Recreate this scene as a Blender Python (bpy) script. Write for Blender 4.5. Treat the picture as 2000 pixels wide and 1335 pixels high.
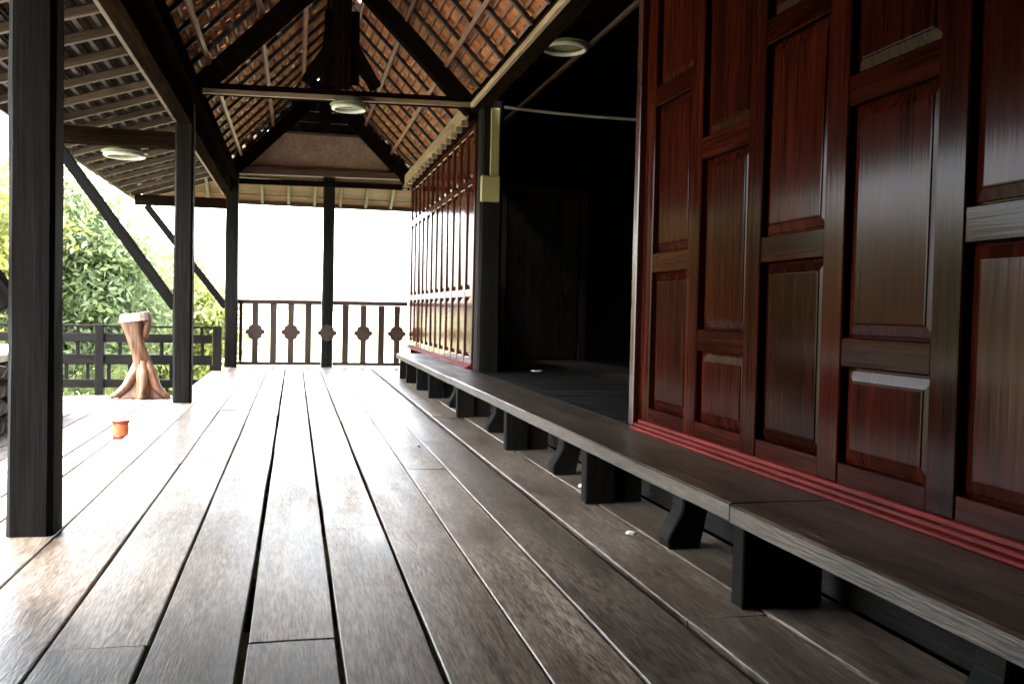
import bpy, bmesh, math, random
from mathutils import Vector, Matrix, noise
random.seed(7)
R = math.radians
scn = bpy.context.scene
for o in list(bpy.data.objects): bpy.data.objects.remove(o)

# ------------------------------------------------------------------ camera
F = 1800.0; CAMZ = 0.8                      # focal length in photo pixels, eye height above the veranda boards
yc = Vector((575-1000, -(600-667.5), F)).normalized()      # corridor direction seen by the camera (right, up, forward)
zc = yc.cross(Vector((1, -.022, 0))).normalized()
if zc.y < 0: zc = -zc
xc = yc.cross(zc)
if xc.x < 0: xc = -xc
right = Vector((xc.x, yc.x, zc.x)); up = Vector((xc.y, yc.y, zc.y)); fwd = Vector((xc.z, yc.z, zc.z))
cd = bpy.data.cameras.new('camera'); cam = bpy.data.objects.new('camera', cd); scn.collection.objects.link(cam)
cd.sensor_width = 36; cd.lens = 36*F/2000; cd.clip_start = .05; cd.clip_end = 2000
mw = Matrix((right, up, -fwd)).transposed().to_4x4(); mw.translation = (0, 0, CAMZ)
cam.matrix_world = mw
scn.camera = cam
def project(p):
    d = Vector(p)-Vector((0, 0, CAMZ)); z = d.dot(fwd)
    if z < .1: return None
    return 1000+F*d.dot(right)/z, 667.5-F*d.dot(up)/z, z

# ------------------------------------------------------------------ sky, sun, exposure
SUN_EL, SUN_AZ = 63, -95                    # azimuth from +Y towards +X
w = bpy.data.worlds.new('World'); scn.world = w; w.use_nodes = True
nt = w.node_tree; bg = nt.nodes['Background']
sky = nt.nodes.new('ShaderNodeTexSky'); sky.sky_type = 'NISHITA'; sky.sun_disc = False
sky.sun_elevation = R(SUN_EL); sky.sun_rotation = R(SUN_AZ); sky.dust_density = 3.0; sky.air_density = 1.0; sky.ozone_density = .4
ov = nt.nodes.new('ShaderNodeHueSaturation'); ov.inputs['Saturation'].default_value = .35      # thin white overcast
nt.links.new(sky.outputs[0], ov.inputs['Color']); nt.links.new(ov.outputs[0], bg.inputs[0]); bg.inputs[1].default_value = .15
sd = bpy.data.lights.new('sun', 'SUN'); sun = bpy.data.objects.new('sun', sd); scn.collection.objects.link(sun)
sd.energy = 1.2; sd.angle = R(12); sd.color = (1, .96, .9)
sdir = Vector((math.sin(R(SUN_AZ))*math.cos(R(SUN_EL)), math.cos(R(SUN_AZ))*math.cos(R(SUN_EL)), math.sin(R(SUN_EL))))
sun.rotation_euler = sdir.to_track_quat('Z', 'Y').to_euler()
vs = scn.view_settings
vs.view_transform = 'Standard'; vs.look = 'None'; vs.gamma = 1; vs.use_curve_mapping = False
vs.exposure = 4.7
scn.cycles.filter_width = 1.6
scn.cycles.max_bounces = 10; scn.cycles.diffuse_bounces = 6; scn.cycles.glossy_bounces = 5

# ------------------------------------------------------------------ materials
MATS = {}
def nodes(name):
    m = bpy.data.materials.new(name); m.use_nodes = True; t = m.node_tree
    return m, t, t.nodes['Principled BSDF'], t.nodes.new, t.links.new
def ramp(new, stops):
    r = new('ShaderNodeValToRGB'); e = r.color_ramp.elements
    e[0].position, e[0].color = stops[0][0], (*stops[0][1], 1)
    e[1].position, e[1].color = stops[-1][0], (*stops[-1][1], 1)
    for p, c in stops[1:-1]:
        k = e.new(p); k.color = (*c, 1)
    return r
def wood(name, dark, light, rough=(.35, .6), grain=1.0, bump=.35, coat=0, vary=.35, fine=.6, spec=.5, blot=0, short=1.0):
    """timber whose grain runs along local Y; every piece gets its own offset, tone and wear"""
    m, t, b, new, lk = nodes(name)
    tc = new('ShaderNodeTexCoord'); oi = new('ShaderNodeObjectInfo')
    mul = new('ShaderNodeVectorMath'); mul.operation = 'SCALE'; mul.inputs[0].default_value = (37, 53, 29)
    lk(oi.outputs['Random'], mul.inputs['Scale'])
    add = new('ShaderNodeVectorMath'); add.operation = 'ADD'
    lk(tc.outputs['Object'], add.inputs[0]); lk(mul.outputs[0], add.inputs[1])
    mp = new('ShaderNodeMapping'); mp.inputs['Scale'].default_value = (38*grain, 1.6*grain*short, 38*grain); lk(add.outputs[0], mp.inputs[0])
    n1 = new('ShaderNodeTexNoise'); n1.inputs['Scale'].default_value = 1; n1.inputs['Detail'].default_value = 6; n1.inputs['Roughness'].default_value = .65; n1.inputs['Distortion'].default_value = .6
    lk(mp.outputs[0], n1.inputs['Vector'])
    n2 = new('ShaderNodeTexNoise'); n2.inputs['Scale'].default_value = 1; n2.inputs['Detail'].default_value = 4
    mp2 = new('ShaderNodeMapping'); mp2.inputs['Scale'].default_value = (7, 1.3, 7); lk(add.outputs[0], mp2.inputs[0]); lk(mp2.outputs[0], n2.inputs['Vector'])
    mp3 = new('ShaderNodeMapping'); mp3.inputs['Scale'].default_value = (160*grain, 5*grain*short, 160*grain); lk(add.outputs[0], mp3.inputs[0])
    n3 = new('ShaderNodeTexNoise'); n3.inputs['Scale'].default_value = 1; n3.inputs['Detail'].default_value = 3; lk(mp3.outputs[0], n3.inputs['Vector'])
    mid = tuple((a+c)/2 for a, c in zip(dark, light))
    r1 = ramp(new, [(.3, dark), (.52, mid), (.72, light)]); lk(n1.outputs[0], r1.inputs[0])
    mx = new('ShaderNodeMix'); mx.data_type = 'RGBA'; mx.blend_type = 'MULTIPLY'; mx.inputs[0].default_value = .55
    r2 = ramp(new, [(.25, (.4, .38, .36)), (.75, (1.25, 1.23, 1.2))]); lk(n2.outputs[0], r2.inputs[0])
    mf = new('ShaderNodeMix'); mf.data_type = 'RGBA'; mf.blend_type = 'MULTIPLY'; mf.inputs[0].default_value = fine
    r3 = ramp(new, [(.36, (.35, .33, .31)), (.6, (1.3, 1.3, 1.3))]); lk(n3.outputs[0], r3.inputs[0])
    lk(r1.outputs[0], mf.inputs[6]); lk(r3.outputs[0], mf.inputs[7]); lk(mf.outputs[2], mx.inputs[6]); lk(r2.outputs[0], mx.inputs[7])
    hs = new('ShaderNodeHueSaturation'); mr = new('ShaderNodeMapRange'); mr.inputs[3].default_value = 1-vary; mr.inputs[4].default_value = 1+vary
    lk(oi.outputs['Random'], mr.inputs[0]); lk(mr.outputs[0], hs.inputs['Value']); lk(mx.outputs[2], hs.inputs['Color'])
    if blot:
        n4 = new('ShaderNodeTexNoise'); n4.inputs['Scale'].default_value = 2.3; n4.inputs['Detail'].default_value = 7; n4.inputs['Roughness'].default_value = .62; lk(add.outputs[0], n4.inputs['Vector'])
        r4 = ramp(new, [(.33, (.42, .34, .27)), (.56, (1, 1, 1))]); lk(n4.outputs[0], r4.inputs[0])
        m4 = new('ShaderNodeMix'); m4.data_type = 'RGBA'; m4.blend_type = 'MULTIPLY'; m4.inputs[0].default_value = blot
        lk(hs.outputs[0], m4.inputs[6]); lk(r4.outputs[0], m4.inputs[7]); lk(m4.outputs[2], b.inputs['Base Color'])
    else: lk(hs.outputs[0], b.inputs['Base Color'])
    rr = new('ShaderNodeMapRange'); rr.inputs[1].default_value = .3; rr.inputs[2].default_value = .7; rr.inputs[3].default_value = rough[0]; rr.inputs[4].default_value = rough[1]
    lk(n2.outputs[0], rr.inputs[0]); lk(rr.outputs[0], b.inputs['Roughness'])
    b.inputs['Specular IOR Level'].default_value = spec
    if coat: b.inputs['Coat Weight'].default_value = coat; b.inputs['Coat Roughness'].default_value = .13
    bp = new('ShaderNodeBump'); bp.inputs['Strength'].default_value = bump; bp.inputs['Distance'].default_value = .004
    ad = new('ShaderNodeMath'); ad.operation = 'ADD'; lk(n1.outputs[0], ad.inputs[0]); lk(n3.outputs[0], ad.inputs[1])
    lk(ad.outputs[0], bp.inputs['Height']); lk(bp.outputs[0], b.inputs['Normal'])
    if coat: lk(bp.outputs[0], b.inputs['Coat Normal'])
    MATS[name] = m; return m
def plain(name, col, rough=.6, var=.25, scale=6, bump=.15, spec=.5, coat=0):
    m, t, b, new, lk = nodes(name)
    tc = new('ShaderNodeTexCoord'); n = new('ShaderNodeTexNoise'); n.inputs['Scale'].default_value = scale; n.inputs['Detail'].default_value = 6
    lk(tc.outputs['Object'], n.inputs['Vector'])
    r = ramp(new, [(.3, tuple(c*(1-var) for c in col)), (.7, tuple(min(1, c*(1+var)) for c in col))]); lk(n.outputs[0], r.inputs[0])
    oi = new('ShaderNodeObjectInfo'); hs = new('ShaderNodeHueSaturation'); mr = new('ShaderNodeMapRange'); mr.inputs[3].default_value = .8; mr.inputs[4].default_value = 1.2
    lk(oi.outputs['Random'], mr.inputs[0]); lk(mr.outputs[0], hs.inputs['Value']); lk(r.outputs[0], hs.inputs['Color']); lk(hs.outputs[0], b.inputs['Base Color'])
    b.inputs['Roughness'].default_value = rough; b.inputs['Specular IOR Level'].default_value = spec
    if coat: b.inputs['Coat Weight'].default_value = coat
    bp = new('ShaderNodeBump'); bp.inputs['Strength'].default_value = bump; bp.inputs['Distance'].default_value = .01
    lk(n.outputs[0], bp.inputs['Height']); lk(bp.outputs[0], b.inputs['Normal'])
    MATS[name] = m; return m

wood('floor_wood', (.092, .071, .053), (.30, .245, .195), rough=(.28, .46), bump=.2, vary=.34, spec=.55, fine=.9, grain=1.25, blot=.65, short=2.6)
wood('terrace_wood', (.09, .075, .062), (.22, .195, .17), rough=(.5, .8), bump=.5, vary=.2)
wood('bench_wood', (.016, .0115, .008), (.085, .060, .041), rough=(.3, .5), bump=.4, vary=.15, spec=.35, fine=.9, short=2.2, blot=.6)
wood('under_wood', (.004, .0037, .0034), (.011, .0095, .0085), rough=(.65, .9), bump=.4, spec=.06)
wood('post_wood', (.0025, .0023, .002), (.012, .011, .0096), rough=(.6, .85), bump=.3, vary=.2, grain=.6, spec=.1, fine=.8)
wood('dark_timber', (.0045, .0029, .0019), (.013, .0085, .0055), rough=(.7, .9), bump=.5, spec=0)
wood('rafter_wood', (.01, .007, .005), (.03, .021, .015), rough=(.5, .8), bump=.4)
wood('pale_timber', (.036, .022, .013), (.10, .066, .040), rough=(.45, .7), bump=.4, vary=.25)
wood('tan_strip', (.17, .12, .07), (.38, .285, .18), rough=(.45, .7), bump=.3)
wood('soffit', (.055, .019, .009), (.12, .045, .022), rough=(.5, .8), bump=.3)
wood('red_pole', (.11, .042, .025), (.22, .10, .06), rough=(.45, .7), bump=.3)
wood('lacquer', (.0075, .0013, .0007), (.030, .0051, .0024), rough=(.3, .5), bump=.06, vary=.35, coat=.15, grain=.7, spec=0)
wood('lacquer_far_lit', (.035, .008, .0045), (.085, .021, .012), rough=(.3, .5), bump=.05, vary=.3, coat=.6, grain=.7, spec=.0)  # same varnish as the near wall, lightened to carry the far glare
wood('lacquer_edge', (.022, .004, .0028), (.05, .008, .0055), rough=(.22, .4), bump=.12, vary=.1, coat=.3)
wood('sill_red', (.07, .005, .0045), (.15, .012, .010), rough=(.4, .6), bump=.2, vary=.12, spec=.12)
wood('mat_board', (.20, .135, .095), (.33, .235, .165), rough=(.5, .7), bump=.2, grain=.5)
wood('rag_wood', (.012, .008, .006), (.03, .02, .015), rough=(.25, .4), bump=.2)
wood('rail_brown', (.022, .011, .007), (.07, .034, .02), rough=(.4, .6), bump=.3, vary=.2)
wood('root_wood', (.06, .022, .009), (.19, .088, .038), rough=(.45, .65), bump=.9, grain=.35, vary=.05)
wood('slab_wood', (.26, .21, .16), (.45, .39, .32), rough=(.35, .6), bump=.2, vary=.05)
plain('plastic_cream', (.20, .18, .08), .45, .08, 4, .03)
plain('lamp_white', (.55, .56, .48), .35, .04, 3, .02)
plain('lamp_green', (.16, .19, .11), .5, .12, 4, .03)
plain('cable_grey', (.22, .21, .19), .5)
plain('stone', (.09, .087, .085), .85, .55, 9, .8)
plain('stone_slab', (.42, .41, .39), .8, .25, 7, .4)
plain('paper', (.72, .69, .63), .8, .1)
plain('pail_orange', (.42, .11, .035), .4, .08, 4, .03)
plain('pail_red', (.2, .022, .008), .4, .08, 4, .03)
plain('rag', (.055, .06, .062), .9, .4, 14, .6)
def tile_mat(name, stops, rough=.75):
    m, t, b, new, lk = nodes(name)
    tc = new('ShaderNodeTexCoord'); geo = new('ShaderNodeNewGeometry')
    n = new('ShaderNodeTexNoise'); n.inputs['Scale'].default_value = 14; n.inputs['Detail'].default_value = 5; lk(geo.outputs['Position'], n.inputs['Vector'])
    vor = new('ShaderNodeTexWhiteNoise'); at = new('ShaderNodeAttribute'); at.attribute_name = 'tone'
    oi = new('ShaderNodeObjectInfo'); ad = new('ShaderNodeMath'); ad.operation = 'ADD'; lk(oi.outputs['Random'], ad.inputs[0]); lk(at.outputs['Fac'], ad.inputs[1])
    fr = new('ShaderNodeMath'); fr.operation = 'FRACT'; lk(ad.outputs[0], fr.inputs[0])
    r = ramp(new, stops); lk(fr.outputs[0], r.inputs[0])
    r2 = ramp(new, [(.3, (.5, .48, .46)), (.65, (1.1, 1.1, 1.1))]); lk(n.outputs[0], r2.inputs[0])
    mx = new('ShaderNodeMix'); mx.data_type = 'RGBA'; mx.blend_type = 'MULTIPLY'; mx.inputs[0].default_value = .8
    lk(r.outputs[0], mx.inputs[6]); lk(r2.outputs[0], mx.inputs[7]); lk(mx.outputs[2], b.inputs['Base Color'])
    b.inputs['Roughness'].default_value = rough; b.inputs['Specular IOR Level'].default_value = .05
    bp = new('ShaderNodeBump'); bp.inputs['Strength'].default_value = .4; bp.inputs['Distance'].default_value = .006; lk(n.outputs[0], bp.inputs['Height']); lk(bp.outputs[0], b.inputs['Normal'])
    MATS[name] = m
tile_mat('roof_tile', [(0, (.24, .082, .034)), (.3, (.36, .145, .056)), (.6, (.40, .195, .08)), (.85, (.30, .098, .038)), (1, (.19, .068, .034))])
tile_mat('shaded_tile', [(0, (.013, .0055, .0034)), (.5, (.024, .011, .007)), (1, (.010, .0048, .0033))])  # clay tile with the lean-to's shade put into its colour
def leaf_mat(name, a, c):
    m, t, b, new, lk = nodes(name)
    at = new('ShaderNodeAttribute'); at.attribute_name = 'tone'
    r = ramp(new, [(0, a), (1, c)]); lk(at.outputs['Fac'], r.inputs[0]); lk(r.outputs[0], b.inputs['Base Color'])
    b.inputs['Roughness'].default_value = .5
    tr = new('ShaderNodeBsdfTranslucent'); lk(r.outputs[0], tr.inputs[0])
    ms = new('ShaderNodeMixShader'); ms.inputs[0].default_value = .4; lk(b.outputs[0], ms.inputs[1]); lk(tr.outputs[0], ms.inputs[2])
    lk(ms.outputs[0], t.nodes['Material Output'].inputs[0]); MATS[name] = m
leaf_mat('leaf_green', (.075, .11, .05), (.24, .30, .13))
leaf_mat('leaf_yellow', (.11, .14, .035), (.32, .33, .08))
leaf_mat('leaf_far', (.05, .085, .03), (.12, .17, .06))
plain('bark', (.09, .07, .055), .9, .4, 9, .9)
def ground_mat():
    m, t, b, new, lk = nodes('grass_ground')
    geo = new('ShaderNodeNewGeometry')
    n = new('ShaderNodeTexNoise'); n.inputs['Scale'].default_value = .35; n.inputs['Detail'].default_value = 8; lk(geo.outputs['Position'], n.inputs['Vector'])
    n2 = new('ShaderNodeTexNoise'); n2.inputs['Scale'].default_value = 9; n2.inputs['Detail'].default_value = 6; lk(geo.outputs['Position'], n2.inputs['Vector'])
    r = ramp(new, [(.3, (.13, .17, .05)), (.5, (.24, .24, .12)), (.72, (.36, .32, .22))]); lk(n.outputs[0], r.inputs[0])
    r2 = ramp(new, [(.3, (.6, .6, .6)), (.7, (1.2, 1.2, 1.2))]); lk(n2.outputs[0], r2.inputs[0])
    mx = new('ShaderNodeMix'); mx.data_type = 'RGBA'; mx.blend_type = 'MULTIPLY'; mx.inputs[0].default_value = 1
    lk(r.outputs[0], mx.inputs[6]); lk(r2.outputs[0], mx.inputs[7]); lk(mx.outputs[2], b.inputs['Base Color']); b.inputs['Roughness'].default_value = .9
    bp = new('ShaderNodeBump'); bp.inputs['Strength'].default_value = .8; bp.inputs['Distance'].default_value = .1; lk(n2.outputs[0], bp.inputs['Height']); lk(bp.outputs[0], b.inputs['Normal'])
    MATS['grass_ground'] = m
ground_mat()

# ------------------------------------------------------------------ helpers
COL = scn.collection
def tag(o, label=None, cat=None, group=None, kind=None):
    if label: o['label'] = label
    if cat: o['category'] = cat
    if group: o['group'] = group
    if kind: o['kind'] = kind
    return o
def empty(name, loc, label=None, cat=None, group=None, kind=None):
    o = bpy.data.objects.new(name, None); o.empty_display_size = .1; COL.objects.link(o); o.location = loc
    o.matrix_world = Matrix.Translation(loc)
    WM[o.name] = Matrix.Translation(loc)
    return tag(o, label, cat, group, kind)
WM = {}
def link(name, me, mat, parent, M):
    """place mesh with world matrix M, parented to a root or part"""
    o = bpy.data.objects.new(name, me)
    if mat and not me.materials: me.materials.append(MATS[mat])
    COL.objects.link(o); WM[o.name] = M.copy()
    if parent:
        o.parent = parent; o.matrix_basis = WM[parent.name].inverted() @ M
    else: o.matrix_basis = M
    return o
CACHE = {}
def box_mesh(wx, ly, hz, bev, mat):
    k = (round(wx, 3), round(ly, 3), round(hz, 3), round(bev, 4), mat)
    if k in CACHE: return CACHE[k]
    bm = bmesh.new(); bmesh.ops.create_cube(bm, size=1, matrix=Matrix.Diagonal((wx, ly, hz, 1)))
    if bev: bmesh.ops.bevel(bm, geom=list(bm.edges), offset=bev, segments=1, affect='EDGES')
    me = bpy.data.meshes.new('timber'); bm.to_mesh(me); bm.free(); me.materials.append(MATS[mat]); CACHE[k] = me
    return me
def frame(p0, p1, upv=(0, 0, 1)):
    p0, p1 = Vector(p0), Vector(p1); y = (p1-p0).normalized(); u = Vector(upv)
    x = y.cross(u)
    if x.length < 1e-4: x = y.cross(Vector((0, 1, 0)))
    x.normalize(); z = x.cross(y)
    M = Matrix((x, y, z)).transposed().to_4x4(); M.translation = (p0+p1)/2
    return M, (p1-p0).length
def beam(name, p0, p1, wx, hz, mat, parent=None, upv=(0, 0, 1), bev=.004):
    """squared timber from p0 to p1, wx wide, hz deep along upv"""
    M, L = frame(p0, p1, upv)
    return link(name, box_mesh(wx, L, hz, bev, mat), mat, parent, M)
def bm_obj(name, bm, mat, parent=None, M=Matrix.Identity(4), smooth=False):
    me = bpy.data.meshes.new(name); bm.normal_update(); bm.to_mesh(me); bm.free()
    if smooth: me.polygons.foreach_set('use_smooth', [True]*len(me.polygons))
    return link(name, me, mat, parent, M)
def rough_post(name, loc, size, height, parent, mat='post_wood', wob=.006, seed=0, lean=(0, 0)):
    """hand-hewn square post: many rings, chamfered corners, slightly crooked"""
    bm = bmesh.new(); n = 28; s = size/2; c = s*.22
    prof = [(s-c, -s), (s, -s+c), (s, s-c), (s-c, s), (-s+c, s), (-s, s-c), (-s, -s+c), (-s+c, -s)]
    rings = []
    for i in range(n+1):
        t = i/n; z = t*height; k = 1.0+.10*math.exp(-t*14)-.06*t
        ring = []
        for j, (x, y) in enumerate(prof):
            d = noise.noise(Vector((j*1.7+seed*9, z*2.2, seed)))*wob + noise.noise(Vector((seed*5, z*.7, j*.4)))*wob*1.2
            ring.append(bm.verts.new((x*k+d, z, -(y*k+d*.6))))
        rings.append(ring)
    for a, b_ in zip(rings, rings[1:]):
        for j in range(8): bm.faces.new((a[j], a[(j+1) % 8], b_[(j+1) % 8], b_[j]))
    bm.faces.new(rings[0][::-1]); bm.faces.new(rings[-1])
    bmesh.ops.recalc_face_normals(bm, faces=bm.faces)
    M = Matrix(((1, 0, 0, loc[0]), (0, 0, -1, loc[1]), (0, 1, 0, loc[2]), (0, 0, 0, 1)))
    M = M @ Matrix.Rotation(lean[0], 4, 'Z') @ Matrix.Rotation(lean[1], 4, 'X')
    return bm_obj(name, bm, mat, parent, M)
def tube(bm, pts, rad, seg=8, cap=True):
    pts = [Vector(p) for p in pts]; rings = []
    rads = rad if isinstance(rad, (list, tuple)) else [rad]*len(pts)
    for i, p in enumerate(pts):
        d = (pts[min(i+1, len(pts)-1)]-pts[max(i-1, 0)]).normalized()
        a = d.cross(Vector((0, 0, 1)) if abs(d.z) < .95 else Vector((1, 0, 0))).normalized(); b_ = d.cross(a)
        rings.append([bm.verts.new(p+(a*math.cos(2*math.pi*k/seg)+b_*math.sin(2*math.pi*k/seg))*rads[i]) for k in range(seg)])
    for r0, r1 in zip(rings, rings[1:]):
        for k in range(seg): bm.faces.new((r0[k], r0[(k+1) % seg], r1[(k+1) % seg], r1[k]))
    if cap: bm.faces.new(rings[0][::-1]); bm.faces.new(rings[-1])
def lathe(bm, prof, seg=20, c=(0, 0, 0)):
    rings = []
    for r, z in prof:
        rings.append([bm.verts.new((c[0]+r*math.cos(2*math.pi*k/seg), c[1]+r*math.sin(2*math.pi*k/seg), c[2]+z)) for k in range(seg)])
    for a, b_ in zip(rings, rings[1:]):
        for k in range(seg): bm.faces.new((a[k], a[(k+1) % seg], b_[(k+1) % seg], b_[k]))
    bm.faces.new(rings[0][::-1]); bm.faces.new(rings[-1])
def blob(bm, c, r, seed, rough=.35, sub=2, flat=1.0):
    g = bmesh.ops.create_icosphere(bm, subdivisions=sub, radius=1)
    for v in g['verts']:
        n = v.co.normalized(); k = 1+rough*noise.noise(n*1.7+Vector((seed*3.1, seed, 0)))
        v.co = Vector((c[0]+n.x*r[0]*k, c[1]+n.y*r[1]*k, c[2]+n.z*r[2]*k))

# ------------------------------------------------------------------ ground
GZ = -2.3
bm = bmesh.new()
N = 60
gv = {}
def gpos(i): s = (i/N)*2-1; return 900*math.copysign(abs(s)**2.2, s)
for i in range(N+1):
    for j in range(N+1):
        x, y = gpos(i), gpos(j)+20
        r = math.hypot(x, y)
        gv[i, j] = bm.verts.new((x, y, GZ+(.5*noise.noise(Vector((x*.05, y*.05, 0))) if r > 16 else 0)))
for i in range(N):
    for j in range(N): bm.faces.new((gv[i, j], gv[i+1, j], gv[i+1, j+1], gv[i, j+1]))
tag(bm_obj('ground', bm, 'grass_ground', smooth=True), kind='structure')

# ------------------------------------------------------------------ veranda floor
XL, XR = -.85, 1.53            # post line and wall line
Y0, Y1 = -3.0, 12.72
floor = empty('veranda_floor', (0, 5, 0), kind='structure')
seams = [(-.985, -.79), (-.79, -.55), (-.55, -.322), (-.322, -.105), (-.105, .114), (.114, .331), (.331, .556), (.556, .76), (.76, .992), (1.022, 1.257), (1.257, 1.5)]
GAP = [.004, .002, .005, .0055, .0075, .0065, .0065, .003, .0025, .003, .004, .004]
joints = [[1.2, 6.1], [4.9, 9.3], [2.28, 7.4], [6.9, 10.8], [2.256, 6.2, 10.2], [3.4, 8.6], [6.6, 10.9], [4.6, 9.5], [5.6], [2.24, 6.9], [4.2, 8.8]]
for k, ((a, b_), js) in enumerate(zip(seams, joints)):
    ys = [Y0]+js+[Y1]
    for y0, y1 in zip(ys, ys[1:]):
        gl, gr = GAP[k], GAP[k+1]; dz = random.uniform(-.0035, .003)
        bm = bmesh.new(); n = max(4, int((y1-y0)/.35)); T = .036
        top = []
        sd_ = random.random()*50
        for i in range(n+1):
            y = y0+.0045+(y1-y0-.009)*i/n
            el = noise.noise(Vector((y*1.1, sd_, 0)))*.0045; er = noise.noise(Vector((y*1.1, sd_, 7)))*.0045
            cup = noise.noise(Vector((y*.6, sd_, 13)))*.0025
            xl, xr = a+gl+el*(.3+gl*90), b_-gr-er*(.3+gr*90)
            top.append([(xl, y, -T), (xl, y, dz+cup-.003), (xl+.0028, y, dz+cup), ((xl+xr)/2, y, dz+cup*.3+.001), (xr-.0028, y, dz-cup), (xr, y, dz-cup-.003), (xr, y, -T)])
        cx, cy = (a+b_)/2, (y0+y1)/2
        vv = [[bm.verts.new((p[0]-cx, p[1]-cy, p[2])) for p in row] for row in top]
        for r0, r1 in zip(vv, vv[1:]):
            for j in range(6): bm.faces.new((r0[j], r0[j+1], r1[j+1], r1[j]))
            bm.faces.new((r0[6], r0[0], r1[0], r1[6]))
        bm.faces.new(vv[0]); bm.faces.new(vv[-1][::-1])
        bmesh.ops.recalc_face_normals(bm, faces=bm.faces)
        bm_obj('plank', bm, 'floor_wood', floor, Matrix.Translation((cx, cy, 0)))
for y in [-2.5+1.35*i for i in range(12)]:
    beam('joist', (-.97, y, -.112), (3.9, y, -.112), .09, .14, 'under_wood', floor)
beam('edge_beam', (-.9, Y0, -.23), (-.9, Y1, -.23), .12, .09, 'under_wood', floor)

# terrace, one step lower, in the open
TZ = -.30; TY1 = 11.78
ter = empty('terrace_floor', (-3, 5, TZ), kind='structure')
x = -1.02; k = 0
while x > -5.2:
    wd = random.uniform(.17, .2)
    js = [Y0, random.uniform(1, 5), random.uniform(6, 9), TY1+random.uniform(-.05, .05)]
    for y0, y1 in zip(js, js[1:]):
        z = TZ-.018+random.uniform(-.003, .003)
        beam('plank', (x-wd/2, y0+.003, z), (x-wd/2, y1-.003, z), wd-.012, .036, 'terrace_wood', ter)
    x -= wd
for y in (-2, 1, 4, 7, 10, 11.3): beam('joist', (-5.1, y, TZ-.1), (-1.1, y, TZ-.1), .08, .12, 'under_wood', ter)
for y in (-2, 4, 10.9):
    for xx in (-5.0, -1.2): beam('stilt', (xx, y, GZ-.3), (xx, y, TZ-.17), .16, .16, 'under_wood', ter)

# boarding round the stilts is added, unseen, to block light below the floor
fw = empty('underfloor_light_block', (-1, 5, GZ), kind='structure')
for a, b_ in (((-5.15, -3.0), (-5.15, 11.7)), ((-5.15, 11.7), (-1.0, 11.7)), ((-1.0, 11.7), (-1.0, 12.8)), ((-1.0, 12.8), (4.2, 12.8)), ((4.2, -3.0), (4.2, 12.8)), ((-5.15, -3.05), (4.2, -3.05))):
    beam('blocker_board', (a[0], a[1], (GZ-.35)/2), (b_[0], b_[1], (GZ-.35)/2), .03, -.35-GZ, 'under_wood', fw, bev=0)
beam('blocker_board', (-1.0, -3, -.19), (-1.0, 12.8, -.19), .02, .26, 'under_wood', fw, bev=0)
beam('blocker_board', (4.22, -3, -.1), (4.22, 12.8, -.1), .02, .75, 'under_wood', fw, bev=0)
beam('blocker_board', (-1.05, 12.815, -.2), (4.2, 12.815, -.2), .02, .33, 'under_wood', fw, bev=0)

# ------------------------------------------------------------------ posts
PY = [3.47, 7.98, 12.62]
for i, (nm, x, s, lab) in enumerate([('post', -.868, .152, 'thick dark square post nearest the camera at the left edge'),
                              ('post', -.885, .152, 'dark square post standing beside the carved root pedestal'),
                              ('post', -.805, .165, 'dark corner post where the far balustrade begins')]):
    p = rough_post('wooden_post', (x, PY[i], GZ), s, 2.6-GZ, None, seed=i+1, lean=(R(-.25)*0, 0))
    tag(p, lab, 'post', 'posts carrying the veranda roof')
p = rough_post('wooden_post', (.435, 12.74, GZ), .155, 2.56-GZ, None, seed=5); tag(p, 'slim dark post in the middle of the far balustrade', 'post', 'posts carrying the veranda roof')
p = rough_post('wooden_post', (1.63, 7.86, -.3), .2, 2.9, None, seed=6); tag(p, 'dark post with a cream cable duct beside the black doorway', 'post', 'posts carrying the veranda roof')

# plates along the post line and the wall
def plate(x, lab, side):
    e = empty('wall_plate', (x, Y0, 2.2), lab, 'beam')
    if side < 0:
        beam('lower_timber', (x-.03, Y0, 2.28), (x-.03, Y1+.5, 2.36), .11, .15, 'dark_timber', e)
        beam('upper_timber', (x+.02, Y0, 2.47), (x+.02, Y1+.5, 2.535), .14, .15, 'dark_timber', e)
        beam('trim_strip', (x-.1, Y0, 2.235), (x-.1, Y1+.3, 2.325), .028, .06, 'pale_timber', e)
        beam('trim_strip', (x-.062, Y0, 2.41), (x-.062, Y1+.3, 2.475), .02, .03, 'pale_timber', e)
    else:
        beam('upper_timber', (x, Y0, 2.585), (x, Y1+.5, 2.585), .13, .10, 'dark_timber', e)
        beam('trim_strip', (x-.084, 3.0, 2.545), (x-.084, 7.75, 2.545), .036, .04, 'tan_strip', e)
        beam('fascia', (x-.085, 8.0, 2.55), (x-.085, Y1+.2, 2.55), .03, .14, 'tan_strip', e)
        y = 8.1
        while y < 12.8:
            beam('bracket', (x-.087, y, 2.48), (x-.087, y, 2.43), .06, .05, 'tan_strip', e, upv=(0, 1, 0)); y += .3
    return e
plate(XL, 'dark roof plate with pale trim running over the left posts', -1)
plate(XR, 'roof plate with pale strip running above the panelled walls', 1)

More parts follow.
